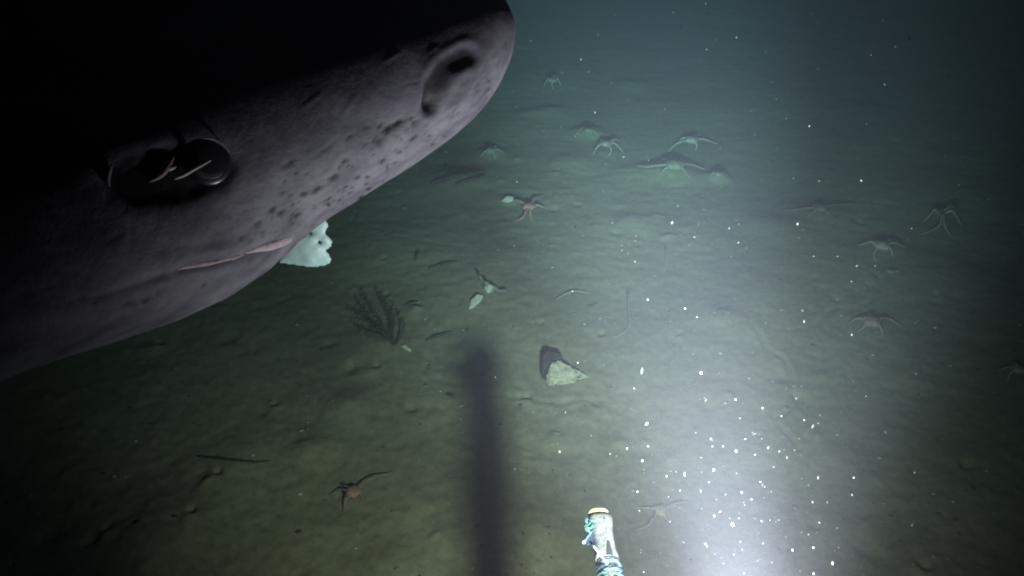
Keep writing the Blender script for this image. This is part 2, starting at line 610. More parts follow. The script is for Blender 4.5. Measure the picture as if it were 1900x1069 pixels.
M_GUM = mat('gum', (.60, .46, .48), .6, .3, 60, .6, .4, 260)
M_GUMD = mat('gum_dark', (.30, .20, .23), .5, .4, 60, .6)
M_EYE = mat('eye', (.022, .020, .026), .34, .4, 60, .5)
M_LID = mat('eyelid', (.013, .012, .015), .85, .1, 60, .5)
M_IRIS = mat('iris', (.07, .062, .066), .45, .3, 120, .55)
M_PALE = mat('eye_rim', (.20, .175, .17), .6, .3, 90, .5)
M_PARA = mat('parasite', (.22, .12, .125), .6, .4, 120, .6)
M_PARAW = mat('parasite_pale', (.36, .31, .30), .5, .3, 120, .6)

tag(shark_strip('gum', [(327, 500), (350, 495), (385, 489), (412, 484), (437, 478), (452, 472)], [.5, 3.6, 4.4, 2.6, 3.2, 1.6], M_GUM, -.0002), 'rear strip of pink gum')
tag(shark_strip('gum', [(455, 470), (475, 463), (500, 457), (525, 449), (541, 443)], [1.2, 5, 7.5, 8, 5], M_GUM, -.0002), 'front strip of pink gum')


def eyeball(px, py, rpx, name, material, sink, squash=.55):
    p, n = shark_hit(px, py)
    for k in range(8):
        n = n + shark_hit(px + rpx * 1.2 * math.cos(k * .785), py + rpx * 1.2 * math.sin(k * .785))[1]
    n.normalize()
    bm = bmesh.new()
    bmesh.ops.create_uvsphere(bm, u_segments=32, v_segments=20, radius=rpx * proj(p)[2] / F)
    q = n.to_track_quat('Z', 'Y')
    for v in bm.verts:
        c = v.co.copy(); c.z *= squash
        v.co = p + n * sink + q @ c
    return link(name, bm, material, shark), p + n * sink, n


def arc(name, px, py, rx, ry, a0, a1, radii, material, parent, lift, rot=0):
    pts, nor = [], Vector()
    for k in range(9):
        a = R(a0 + (a1 - a0) * k / 8)
        x = px + rx * math.cos(a) * math.cos(rot) - ry * math.sin(a) * math.sin(rot)
        y = py + rx * math.cos(a) * math.sin(rot) + ry * math.sin(a) * math.cos(rot)
        p, n = shark_hit(x, y)
        pts.append(p + NEAR * lift); nor += n
    nor.normalize()
    rr = [interp(i / 8, np.linspace(0, 1, len(radii)), radii) * SU for i in range(9)]
    bm = bmesh.new(); tube(bm, pts, rr, 8)
    return link(name, bm, material, parent)


eye, ep, en = eyeball(385, 300, 44, 'eye', M_EYE, .0004, .22)
tag(eye, 'round glassy dark eye')
# pale rim of the eye: crescent over the top, crescent below
arc('eye_rim', 388, 302, 44, 44, -105, -22, [.4, 1.8, 1.6, .4], M_PALE, eye, .0022)
bmq = bmesh.new()
q = en.to_track_quat('Z', 'Y')
eu = proj(ep)[2] / F
dn_t = (DN - en * DN.dot(en)).normalized()
rt_t = en.cross(dn_t)
bmesh.ops.create_uvsphere(bmq, u_segments=24, v_segments=12, radius=1.0)
for v in bmq.verts:
    v.co = ep + (en * (6.5 + v.co.z * 2.0) + dn_t * (14 + v.co.y * 18) + rt_t * v.co.x * 27) * eu
link('iris', bmq, M_IRIS, eye)
lid, lp, ln = eyeball(250, 334, 50, 'eyelid', M_LID, -.0003, .10)
arc('eyelid_rim', 240, 330, 38, 34, 150, 222, [.5, 3.5, 4, .5], M_PALE, lid, .0012)
# parasite on the eye
para = empty('eye_parasite', at(310, 315, proj(ep)[2] - 30 * SU))
tag(para, 'pinkish thread-like parasite hanging on the eye of the shark', 'parasite')
PD = proj(ep)[2] - 13 * SU


def pstrand(name, pxs, radii, material):
    def depth_at(x, y):
        if math.hypot(x - 385, y - 300) < 40: return PD
        return proj(shark_hit(x, y)[0])[2] - 3 * SU
    pp = catmull([at(x, y, depth_at(x, y) + .4 * dz * SU) for x, y, dz in pxs], 5)
    rr = [interp(i / (len(pp) - 1), np.linspace(0, 1, len(radii)), radii) * SU for i in range(len(pp))]
    bm = bmesh.new(); tube(bm, pp, rr, 8)
    return link(name, bm, material, para)


pstrand('body', [(275, 338, 6), (298, 324, 0), (310, 308, -2), (322, 290, 2)], [1.2, 4, 5, 4, 1], M_PARA)
pstrand('arm', [(308, 312, -2), (318, 312, -3), (327, 309, -2)], [3.5, 4, 2.5, 1], M_PARAW)
pstrand('egg_string', [(323, 332, -2), (345, 322, -5), (365, 310, -4), (391, 297, 0)], [1.6, 3.2, 3, 3, 1.2], M_PARAW)

# ------------------------------------------------------------------ scrap of bait in the mouth
M_BAIT = mat('bait_flesh', (.50, .72, .66), .45, .4, 40, .86, .15, 120, mix=1.08)


def build_scrap():
    outline = [(512, 487), (522, 468), (538, 446), (560, 424), (588, 402), (601, 399), (609, 408), (612, 419), (607, 427), (604, 433), (609, 438), (613, 446), (612, 456), (605, 461),
               (599, 464), (604, 470), (607, 479), (603, 488), (592, 493), (576, 495), (556, 494), (538, 491), (524, 489)]
    depth = SZ + 0.10
    n = len(outline)
    bm = bmesh.new()
    # filled as a fine grid clipped by the outline, two skins bulging apart at the middle
    def inside(x, y):
        c = False
        for i in range(n):
            x1, y1 = outline[i]; x2, y2 = outline[(i + 1) % n]
            if (y1 > y) != (y2 > y) and x < (x2 - x1) * (y - y1) / (y2 - y1) + x1:
                c = not c
        return c
    step = 2.2
    closed = outline + [outline[0]]
    holes = [(578, 433, 2.6), (591, 449, 3.0)]
    grid = {}
    nx_, ny_ = int(112 / step) + 1, int(104 / step) + 1
    cells = set()
    for i in range(nx_):
        for j in range(ny_):
            x = 508 + (i + .5) * step; y = 394 + (j + .5) * step
            if inside(x, y) and not any(math.hypot(x - hx, (y - hy) * 1.3) < hr for hx, hy, hr in holes):
                cells.add((i, j))
    def vert(i, j, side):
        key = (i, j, side)
        if key not in grid:
            x = 508 + i * step; y = 394 + j * step
            k, _ = seg_dist(x, y, closed)
            for hx, hy, hr in holes:
                k = min(k, max(0, math.hypot(x - hx, (y - hy) * 1.3) - hr))
            th = 1.2 + 6.5 * (1 - math.exp(-k / 7))
            nn = noise.noise(Vector((x * .05, y * .05, side * 9))) * 2.5 + noise.noise(Vector((x * .2, y * .2, side * 5))) * .7
            wob = 4 * math.sin(x * .055 + y * .03) + (y - 450) * -.8 + (x - 560) * -.35
            # jitter the raster edge away
            jx = noise.noise(Vector((x * .5, y * .5, 1))) * 1.0; jy = noise.noise(Vector((x * .5, y * .5, 7))) * 1.0
            p = at(x + jx, y + jy, depth) + NEAR * ((wob + side * (th + nn * min(1, k / 5))) * SU)
            grid[key] = bm.verts.new(p)
        return grid[key]
    for (i, j) in cells:
        for side in (1, -1):
            q_ = [vert(i, j, side), vert(i + 1, j, side), vert(i + 1, j + 1, side), vert(i, j + 1, side)]
            bm.faces.new(q_ if side > 0 else q_[::-1])
        for (di, dj, a, b_) in ((-1, 0, (0, 0), (0, 1)), (1, 0, (1, 1), (1, 0)), (0, -1, (1, 0), (0, 0)), (0, 1, (0, 1), (1, 1))):
            if (i + di, j + dj) not in cells:
                a1 = vert(i + a[0], j + a[1], 1); b1 = vert(i + b_[0], j + b_[1], 1)
                a2 = vert(i + a[0], j + a[1], -1); b2 = vert(i + b_[0], j + b_[1], -1)
                bm.faces.new((a1, b1, b2, a2))
    bmesh.ops.smooth_vert(bm, verts=bm.verts, factor=.5, use_axis_x=True, use_axis_y=True, use_axis_z=True)
    for _ in range(3): bmesh.ops.smooth_vert(bm, verts=bm.verts, factor=.5, use_axis_x=True, use_axis_y=True, use_axis_z=True)
    bmesh.ops.recalc_face_normals(bm, faces=bm.faces)
    o = link('bait_scrap', bm, M_BAIT)
    return tag(o, 'ragged mint white scrap of bait hanging from the mouth of the shark', 'bait')


build_scrap()

# ------------------------------------------------------------------ brittle stars
M_STAR = {k: mat('brittle_star_' + k, c, .8, .2, 90, .6, .3, 200, mix=1.15) for k, c in
          {'pink': (.40, .20, .165), 'pale': (.31, .26, .205), 'grey': (.20, .185, .135), 'brown': (.24, .17, .13), 'rust': (.32, .165, .125), 'dark': (.16, .13, .10)}.items()}
GROUP = 'brittle stars on the seabed'


def brittle_star(label, disk, disk_px, up, tips, tone, arm_px=4.0, arch=1.0, disk_tone=None):
    up *= .72
    c = ground(disk[0], disk[1], up)
    depth = proj(c)[2]
    u = depth / F
    root = empty('brittle_star', Vector((c.x, c.y, c.z - up)))
    tag(root, label, 'brittle star', GROUP)
    rd = disk_px * .5 * u
    bm = bmesh.new()
    bmesh.ops.create_uvsphere(bm, u_segments=20, v_segments=12, radius=1.0)
    for v in bm.verts:
        a = math.atan2(v.co.y, v.co.x)
        k = 1 + .10 * math.cos(5 * a) + .05 * noise.noise(v.co * 3)
        v.co = c + Vector((v.co.x * rd * k, v.co.y * rd * k, v.co.z * rd * .42 + (.10 * rd if v.co.z > 0 else 0)))
    link('disk', bm, M_STAR[disk_tone or tone], root)
    for t in tips:
        tx, ty = t[0], t[1]
        lift = t[2] if len(t) > 2 else 0.0
        e = ground(tx, ty, lift + .002)
        d = e - c
        s = c + Vector((d.x, d.y, 0)).normalized() * rd * .6
        L = (e - s).length
        side = Vector((-d.y, d.x, 0)).normalized()
        w = random.uniform(-.26, .26) * L
        hp = max(up, .006) * arch
        pts = [s, s.lerp(e, .3) + Vector((0, 0, hp * .35)) + side * w * .6, s.lerp(e, .62) + Vector((0, 0, hp * .22)) + side * w, s.lerp(e, .85) + Vector((0, 0, hp * .04)) + side * w * .4, e]
        for p in pts[1:]:
            p.z = max(p.z, hz(p.x, p.y) + .0015)
        pp = catmull(pts, 7)
        n = len(pp)
        rr = [arm_px * .36 * u * (1 - .72 * (i / (n - 1)) ** 1.1) * (1 + .10 * (i % 2)) for i in range(n)]
        bm = bmesh.new(); tube(bm, pp, rr, 7)
        link('arm', bm, M_STAR[tone], root)
    return root


brittle_star('salmon pink brittle star with spread arms, nearest the snout of the shark', (981, 384), 24, .035,
             [(953, 412), (990, 414), (1018, 388), (957, 366), (1010, 360)], 'pink', 6)
brittle_star('pale brittle star propped up on its arms, left of the two most distant clear ones', (1125, 267), 20, .05,
             [(1099, 287), (1127, 292), (1157, 283), (1103, 268), (1150, 262)], 'pale', 5, 1.2)
brittle_star('pale brittle star with wide straight arms and a dark hump of shadow behind', (1283, 260), 26, .045,
             [(1237, 283), (1332, 267), (1258, 262), (1310, 252), (1290, 280)], 'pale', 6)
brittle_star('grey sediment-dusted brittle star with arms flat out sideways below the wide pale one', (1252, 307), 34, .04,
             [(1180, 308, .012), (1308, 314, .01), (1225, 330), (1280, 330), (1250, 292)], 'grey', 7, .5)
brittle_star('faint brittle star standing on high arched arms, near the right edge', (1745, 396), 20, .055,
             [(1707, 436), (1766, 440), (1786, 418), (1712, 412), (1775, 392)], 'pale', 5.5, 2.0, 'brown')
brittle_star('dim brittle star with drooping front arms, left of the high arched one', (1636, 456), 30, .045,
             [(1590, 456, .015), (1625, 487), (1658, 476), (1680, 458, .01), (1640, 440)], 'pale', 6, 1.0)
brittle_star('dim flat brittle star low on the right with a dark shadow arc', (1616, 597), 34, .03,
             [(1573, 600, .008), (1590, 614), (1638, 624), (1674, 604, .006), (1612, 582)], 'brown', 8, 1.2)
brittle_star('faint pinkish brittle star in the bright glow beside the bait arm', (1226, 947), 26, .02,
             [(1178, 984), (1272, 948), (1172, 934), (1240, 966), (1290, 932)], 'pale', 7, 1.0)
brittle_star('small red brown brittle star with one long arm, on the dark seabed lower left', (655, 913), 28, .030,
             [(638, 950), (728, 878, .012), (612, 918), (672, 924), (640, 893)], 'brown', 5.5, .7, 'rust')
brittle_star('small pale brittle star close beside the underside of the snout', (911, 279), 20, .03,
             [(889, 292), (937, 284), (899, 272), (920, 296), (930, 272)], 'grey', 6)
brittle_star('tiny brittle star just behind the left propped-up one', (1092, 242), 15, .03,
             [(1078, 250), (1112, 252), (1085, 236), (1095, 254), (1105, 238)], 'grey', 4)
brittle_star('tiny sediment-dusted brittle star right of the flat grey one', (1333, 323), 15, .03,
             [(1315, 330), (1355, 328), (1322, 316), (1335, 336), (1346, 318)], 'grey', 4)
brittle_star('very faint arched brittle star farthest away near the top', (1025, 149), 18, .06,
             [(1008, 160), (1042, 160), (1014, 147), (1026, 166), (1036, 146)], 'pale', 5, 1.4)
brittle_star('brittle star cut off by the right edge of the picture', (1890, 685), 24, .03,
             [(1850, 690, .008), (1870, 705), (1915, 705), (1925, 684), (1882, 672)], 'pale', 6)
brittle_star('dark brittle star lying flat with long arms right of the beam', (1522, 386), 26, .028,
             [(1452, 391, .004), (1598, 378, .004), (1495, 402), (1545, 402), (1525, 374)], 'dark', 7, .5)

# ------------------------------------------------------------------ stones, shell bits, twigs
M_STONE = mat('pale_stone', (.36, .335, .255), .85, .2, 40, .55, .6, 130, mix=1.15)
M_STONE2 = mat('grey_stone', (.20, .20, .155), .9, .2, 60, .6, .6, 150)
M_SHADE = mat('wedge_shade', (.030, .034, .026), .9, .2, 60, .6, .5, 150)  # near-black shadow colour for the piece behind the wedge stone
M_SHELL = mat('shell', (.52, .50, .40), .6, .3, 90, .6, .5, 160)
M_TWIG = mat('twig', (.060, .060, .043), .9, .2, 90, .5)
M_HYD = mat('hydroid', (.045, .050, .034), .9, .1, 120, .5)


def hull(name, pts, material, cuts=4, amp=.002, parent=None, bevel=.0):
    bm = bmesh.new()
    for p in pts:
        bm.verts.new(p)
    r = bmesh.ops.convex_hull(bm, input=bm.verts)
    junk = [g for g in r['geom_interior'] if isinstance(g, bmesh.types.BMVert)]
    if junk: bmesh.ops.delete(bm, geom=junk, context='VERTS')
    if bevel:
        bmesh.ops.bevel(bm, geom=list(bm.edges), offset=bevel, segments=2, affect='EDGES')
    bmesh.ops.triangulate(bm, faces=bm.faces)
    bmesh.ops.subdivide_edges(bm, edges=bm.edges, cuts=cuts, use_grid_fill=True)
    bm.normal_update()
    for v in bm.verts:
        v.co += v.normal * (amp * (noise.noise(v.co * 60) + .6 * noise.noise(v.co * 170)))
    bmesh.ops.recalc_face_normals(bm, faces=bm.faces)
    return link(name, bm, material, parent, smooth=False)


def g3(px, py, up):
    return ground(px, py, up)


slab = hull('stone', [g3(1013, 722, -.012), g3(1036, 718, -.012), g3(1066, 711, -.010), g3(1099, 703, -.008), g3(1096, 702, .003), g3(1076, 690, .010), g3(1060, 681, .018),
                      g3(1024, 666, .060), g3(1046, 670, .046), g3(1013, 702, .030), g3(1040, 690, -.01), g3(1030, 707, .024), g3(1068, 706, .006)], M_STONE, 6, .006, bevel=.006)
slab.data.polygons.foreach_set('use_smooth', [True] * len(slab.data.polygons))
tag(slab, 'pale wedge-shaped stone with a pointed right end beside the pole shadow', 'stone')
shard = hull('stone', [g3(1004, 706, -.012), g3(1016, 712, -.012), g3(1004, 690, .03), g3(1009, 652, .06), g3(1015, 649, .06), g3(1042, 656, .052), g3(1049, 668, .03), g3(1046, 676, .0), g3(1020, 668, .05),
                       g3(1022, 690, -.012)], M_SHADE, 4, .003, bevel=.003)
tag(shard, 'dark flat shard added as the shadow behind the pale wedge-shaped stone', 'stone')  # upright dark piece added in place of the wedge stone's cast shadow

s1 = hull('shell', [g3(870, 575, .002), g3(874, 556, .014), g3(886, 546, .022), g3(897, 549, .018), g3(892, 560, .006), g3(880, 570, .002), g3(884, 556, -.004)], M_SHELL, 3, .0014)
tag(s1, 'pale leaf-shaped shell fragment lying below a dark forked shadow', 'shell')
s2 = empty('bone', g3(905, 534, 0))
tag(s2, 'pale forked bone fragment standing up and casting a dark forked shadow', 'bone')
hull('stump', [g3(898, 541, -.004), g3(916, 541, -.004), g3(899, 530, .03), g3(915, 533, .03), g3(908, 528, .036), g3(906, 545, .002)], M_SHELL, 3, .0014, s2)
for tx, ty, u0, u1 in [(889, 512, .03, .042), (940, 542, .02, .022)]:
    bm = bmesh.new()
    a, b_ = g3(906, 531, u0), g3(tx, ty, u1)
    pp = [a.lerp(b_, k / 8) + Vector((0, 0, .004 * math.sin(k))) for k in range(9)]
    tube(bm, pp, [.0085 - .0007 * k for k in range(9)], 8)
    link('prong', bm, M_STONE2, s2)

frag = hull('shell', [g3(744, 642, .006), g3(752, 640, .014), g3(764, 650, .010), g3(762, 654, .002), g3(750, 648, .0)], M_SHELL, 3, .001)
tag(frag, 'tiny bright shell chip beside the dark feathery tuft', 'shell')
fr2 = hull('shell', [g3(930, 374, .004), g3(940, 364, .022), g3(953, 366, .02), g3(951, 373, .004), g3(942, 377, .0)], M_SHELL, 3, .001)
tag(fr2, 'small pale shell lump left of the salmon pink brittle star', 'shell')
for px, py, r_, lab in [(1340, 586, .02, 'low pale stone half sunk in mud right of centre'), (1660, 505, .018, 'small dim stone under the drooping brittle star'),
                        (975, 872, .007, 'tiny pale pebble right of the pole shadow'), (1405, 830, .010, 'small round pebble within the bright glow'),
                        (835, 735, .010, 'dark pebble touching the left side of the pole shadow'), (1095, 568, .008, 'little black pebble above the pale wedge stone'),
                        (1030, 806, .009, 'low pebble between the wedge stone and the bait arm')]:
    c = ground(px, py, .0)
    rs = random.Random(int(px))
    o = hull('pebble', [c + Vector((rs.uniform(-1, 1) * r_ * 1.5, rs.uniform(-1, 1) * r_, rs.uniform(-.3, .7) * r_)) for _ in range(14)],
             M_TWIG if 'black' in lab or 'dark' in lab else M_STONE2, 2, .001)
    tag(o, lab, 'stone')


def twig(name, pxs, r, label, material=M_TWIG, cat='twig'):
    pp = catmull([g3(x, y, z) for x, y, z in pxs], 6)
    n = len(pp)
    bm = bmesh.new()
    tube(bm, pp, [r * (1 - .5 * abs(2 * i / (n - 1) - .8)) * (1 + .25 * noise.noise(p * 50)) for i, p in enumerate(pp)], 7)
    return tag(link(name, bm, material), label, cat)


twig('thin_rod', [(1166, 545, .02), (1167, 575, .012), (1169, 600, .006), (1158, 616, .003), (1138, 627, .001)], .006, 'thin curved rod standing in for a shadow on the mud above the wedge stone', M_STONE2, 'thin rod')  # rod added where a thin shadow runs over the mud
twig('thin_rod', [(1236, 462, .02), (1237, 480, .01), (1233, 500, .002)], .005, 'short faint upright rod in the beam', M_STONE2, 'thin rod')  # short tapered rod, low end on the mud
twig('twig', [(1030, 556, .002), (1050, 545, .006), (1070, 540, .010), (1095, 545, .002)], .004, 'bent twig lying left of the curved rod', M_STONE2)
twig('twig', [(770, 484, .001), (774, 474, .014), (779, 468, .02)], .005, 'short dark twig sticking up under the jaw of the shark')
twig('twig', [(795, 498, .001), (825, 489, .008), (850, 484, .002)], .005, 'long dark twig lying above the leaf-shaped shell')
twig('twig', [(790, 632, .001), (815, 622, .006), (838, 615, .001)], .005, 'dark twig right of the feathery tuft')
twig('twig', [(365, 846, .0), (420, 852, .003), (470, 857, .003), (502, 855, .0)], .0035, 'long twig in the dark lower left mud')
twig('twig', [(752, 566, .001), (765, 562, .008), (776, 558, .001)], .004, 'short dark twig above and right of the feathery tuft')
twig('twig', [(800, 340, .004), (850, 326, .022), (900, 317, .012)], .010, 'thick dark branch under the snout of the shark')
twig('twig', [(845, 340, .003), (880, 332, .018), (900, 326, .012)], .007, 'short branch below the thick dark branch')
twig('twig', [(826, 303, .0), (832, 318, .018), (838, 330, .004)], .006, 'small stub crossing the thick dark branch')

# dark feathery hydroid tuft
tuft = empty('hydroid', ground(735, 640))
tag(tuft, 'dark feathery hydroid tuft fanning up from the mud below the jaw', 'hydroid')
rh = random.Random(3)
for tx, ty, wd in [(672, 570, 1.0), (688, 560, 1.0), (706, 552, .9), (720, 560, .8), (664, 590, .8), (748, 590, .6), (676, 620, .7), (738, 575, .6), (700, 610, .7)]:
    a = ground(732 + rh.uniform(-8, 8), 638 + rh.uniform(-5, 5), .0)
    b_ = ground(tx, ty, .055 + rh.uniform(-.02, .02))
    side = (b_ - a).cross(FWD).normalized()
    bend = rh.uniform(-.015, .015)
    stem = [a.lerp(b_, k / 12) + side * bend * math.sin(math.pi * k / 12) for k in range(13)]
    bm = bmesh.new()
    tube(bm, stem, [.0022 - .00012 * k for k in range(13)], 6)
    fr = link('frond', bm, M_HYD, tuft)
    bm = bmesh.new()
    for k in range(4, 13):
        for _ in range(5):
            dirn = ((stem[k] - stem[k - 1]).normalized() * rh.uniform(.3, 1) + side * rh.choice((-1, 1)) * rh.uniform(.5, 1.1) + Vector((rh.uniform(-.5, .5), rh.uniform(-.5, .5), rh.uniform(-.3, .5))) * .7).normalized()
            ln_ = rh.uniform(.008, .020) * wd
            p0 = stem[k]; p1 = p0 + dirn * ln_ * .5 + Vector((0, 0, .001)); p2 = p0 + dirn * ln_
            tube(bm, [p0, p1, p2], [.0012, .0010, .0004], 4)
    link('branchlets', bm, M_HYD, fr)

# ------------------------------------------------------------------ grit and shell crumbs on the mud
def build_grit():
    rs = random.Random(77)
    ico = bmesh.new(); bmesh.ops.create_icosphere(ico, subdivisions=1, radius=1.0)
    iv = np.array([v.co[:] for v in ico.verts]); if_ = np.array([[v.index for v in f.verts] for f in ico.faces]); ico.free()
    n = 2600
    ys = np.array([0.6 + 5.0 * rs.random() ** 1.7 for _ in range(n)])
    xs = np.array([rs.uniform(-1, 1) * (0.4 + y * .72) for y in ys])
    zs = height(xs.copy(), ys.copy())
    V_, F_, T_ = [], [], []
    for i in range(n):
        r = .0012 + .0042 * rs.random() ** 4 + ys[i] * .0002
        k = np.array([1 + .4 * noise.noise(Vector(v * 1.5) + Vector((i * 3.1, 0, 0))) for v in iv])[:, None]
        sc_ = np.array([rs.uniform(.8, 1.9), rs.uniform(.8, 1.4), rs.uniform(.35, .8)]) * r
        F_.extend((if_ + len(V_)).tolist())
        V_.extend((iv * k * sc_ + np.array([xs[i], ys[i], zs[i] + r * .15])).tolist())
        T_.extend([rs.choice((.05, .07, .10, .14, .22, .34))] * len(iv))
    me = bpy.data.meshes.new('sediment_grit'); me.from_pydata(V_, [], F_)
    ca = me.attributes.new('tone', 'FLOAT', 'POINT'); ca.data.foreach_set('value', T_)
    m = mat('grit', (.2, .2, .16), .9, .2)
    at_ = m.node_tree.nodes.new('ShaderNodeAttribute'); at_.attribute_name = 'tone'
    m.node_tree.links.new(at_.outputs['Color'], m.node_tree.nodes['Principled BSDF'].inputs['Base Color'])
    return tag(link('sediment_grit', me, m), 'scattered grit and shell crumbs on the muddy seabed', 'grit', kind='stuff')


build_grit()

# ------------------------------------------------------------------ bait arm (casts the long soft shadow)
S_TIP = flat(890, 636)
S_LOW = flat(906, 1069)


def on_shadow_plane(px, py):
    n = (S_TIP - LAMP).cross(S_LOW - LAMP)
    d = ray(px, py)
    return CAM + d * ((LAMP - CAM).dot(n) / d.dot(n))


A_TOP = on_shadow_plane(1109, 952)
A_BOT = on_shadow_plane(1128, 1069)
AX = (A_BOT - A_TOP).normalized()
PX = proj(A_TOP)[2] / F                      # metres per photo pixel there
AS = (RT - AX * RT.dot(AX)).normalized()     # across, to the right
AN = AS.cross(AX).normalized()               # towards the lens
if AN.dot(CAM - A_TOP) < 0: AN = -AN
LEN = (A_BOT - A_TOP).length / (1069 - 952)


def B(across, along, near):
    return A_TOP + AS * (across * PX) + AX * (along * LEN) + AN * (near * PX)


M_GREY = mat('rubber_grey', (.115, .122, .124), .5, .4, 90, .55, .4, 260)
M_YEL = mat('brass_yellow', (.30, .27, .13), .4, .5, 90, .7)
M_BLACK = mat('black_rubber', (.02, .022, .03), .5, .4, 90, .6)
M_TEAL = mat('teal_rope', (.035, .125, .12), .75, .3, 420, .35, .8, 500)
M_CYAN = mat('cyan_tape', (.085, .21, .25), .6, .3, 420, .45, .8, 500)
M_NAVY = mat('navy_strap', (.018, .028, .075), .7, .3, 300, .5, .5, 400)
M_WHITE = mat('white_plastic', (.45, .47, .48), .35, .5, 100, .8)
arm = empty('bait_holder', B(0, 30, 0))
tag(arm, 'grey bait holder arm with yellow cap and blue cords at the bottom edge', 'bait arm')


def loft(name, stations, material, parent, seg=28, e=.7):
    """stations: (along, centre across, half width, half thickness)"""
    bm = bmesh.new(); rings = []
    for al, cx, hw, ht in stations:
        ring = []
        for k in range(seg):
            a = 2 * math.pi * k / seg
            c_, s_ = math.cos(a), math.sin(a)
            ring.append(bm.verts.new(B(cx + math.copysign(abs(c_) ** e, c_) * hw, al, math.copysign(abs(s_) ** e, s_) * ht)))
        rings.append(ring)
    for a, b_ in zip(rings[:-1], rings[1:]):
        for k in range(seg):
            bm.faces.new((a[k], a[(k + 1) % seg], b_[(k + 1) % seg], b_[k]))
    bm.faces.new(rings[0][::-1]); bm.faces.new(rings[-1])
    bmesh.ops.recalc_face_normals(bm, faces=bm.faces)
    return link(name, bm, material, parent)


sleeve = loft('sleeve', [(7, 1, 12, 8), (8, 1.5, 17, 12), (11, 2, 20.5, 16), (16, 2.5, 22, 18), (24, 2.5, 21.5, 18), (36, 2, 19.5, 18), (55, 2, 18.5, 18), (72, 2, 19, 18), (85, 2.5, 20, 19), (92, 3, 20.5, 19)], M_GREY, arm)
loft('cap', [(-3, 0, 16, 12), (-1.5, 0, 18, 14), (3, 0.5, 19, 15), (5, .5, 18.5, 14.5)], M_YEL, arm)
loft('neck', [(4.5, .5, 14, 11), (8, .5, 14, 11)], M_BLACK, arm)


def barB(name, p0, p1, r0, r1, material, parent, sag=0, n=6):
    pts = [B(*[a + (b_ - a) * k / n for a, b_ in zip(p0, p1)]) + AS * (PX * sag * math.sin(math.pi * k / n)) for k in range(n + 1)]
    bm = bmesh.new(); tube(bm, pts, [(r0 + (r1 - r0) * k / n) * PX for k in range(n + 1)], 8)
    return link(name, bm, material, parent)


def slabB(name, pts, t0, t1, material, parent):
    bm = bmesh.new()
    a = [bm.verts.new(B(x, y, t0)) for x, y in pts]; b_ = [bm.verts.new(B(x, y, t1)) for x, y in pts]
    n = len(pts)
    bm.faces.new(a); bm.faces.new(b_[::-1])
    for k in range(n):
        bm.faces.new((a[k], a[(k + 1) % n], b_[(k + 1) % n], b_[k]))
    bmesh.ops.recalc_face_normals(bm, faces=bm.faces)
    return link(name, bm, material, parent, smooth=False)


slabB('slot', [(-2, 13), (6, 12.2), (6.3, 15), (-1.6, 16)], 16.4, 18.6, M_BLACK, sleeve)
slabB('split', [(6, 66), (9, 66), (12.5, 92), (-1, 92)], 17, 19.4, M_BLACK, sleeve)
barB('seam', (7, 20, 17.6), (8, 66, 17.8), .9, .9, M_GREY, sleeve)
loft('collar', [(90, 3, 17, 15), (90.5, 3, 20, 18), (96, 4, 20, 18), (97, 4, 18, 15)], M_BLACK, arm)
loft('pole', [(88, 3, 17, 15), (122, 4, 20, 18), (140, 3, 25, 22), (460, 2, 20, 20)], M_GREY, arm, e=1.0)
# rope turns around the pole foot
rb = random.Random(9)
for k in range(7):
    al = 99 + k * 5.2
    tilt = rb.uniform(-4, 4); ph = rb.uniform(0, 6.28)
    pts = []
    for q_ in range(29):
        a = 2 * math.pi * q_ / 28
        w = 1 + .10 * math.sin(3 * a + ph) + .05 * math.sin(7 * a)
        pts.append(B(4 + rb.uniform(-.4, .4) + 19 * w * math.cos(a), al + tilt * math.cos(a + ph) + rb.uniform(-.7, .7), 17 * w * math.sin(a)))
    bm = bmesh.new(); tube(bm, pts, [(2.4 + .9 * math.sin(2 * a_ + ph) + rb.uniform(-.4, .5)) * PX for a_ in range(29)], 8)
    link('rope_turn', bm, (M_TEAL, M_CYAN, M_NAVY, M_CYAN)[k % 4], arm)
# knot at the left shoulder
kn = bmesh.new()
for q_ in range(4):
    a0 = rb.uniform(0, 6.28)
    pts = [B(-21 + 5 * math.cos(a0 + t * .7) * (1 + .2 * q_), 22 + 4.2 * q_ + 6 * math.sin(a0 + t * .7), 8 + 5 * math.sin(t * .9 + q_)) for t in range(9)]
    tube(kn, pts, [2.6 * PX] * 9, 8)
link('knot', kn, M_TEAL, arm)
barB('knot_tail', (-24, 34, 10), (-22, 46, 10), 3.2, 1.4, M_CYAN, arm)
slabB('strap', [(-14, 40), (-17, 62), (-30, 64), (-33, 58), (-22, 46)], 4, 8, M_NAVY, arm)
barB('cord', (-16, 40, 10), (-33, 61, 12), 1.7, 1.7, M_CYAN, arm)
bmk = bmesh.new(); bmesh.ops.create_icosphere(bmk, subdivisions=2, radius=3.2 * PX, matrix=Matrix.Translation(B(-35, 63, 12)))
link('bead', bmk, M_WHITE, arm)
barB('zip_tie', (-21, 69, 14), (-1, 108, 20), 1.9, 1.9, M_WHITE, arm)
barB('cord_end', (-20, 62, 9), (-1, 104, 18), 1.2, 1.2, M_NAVY, arm, 3)

# ------------------------------------------------------------------ marine snow drifting in the beam
M_SNOW = mat('marine_snow', (.42, .43, .45), .7, .2)
_nt = M_SNOW.node_tree
_at = _nt.nodes.new('ShaderNodeAttribute'); _at.attribute_name = 'tone'
_nt.links.new(_at.outputs['Color'], _nt.nodes['Principled BSDF'].inputs['Base Color'])


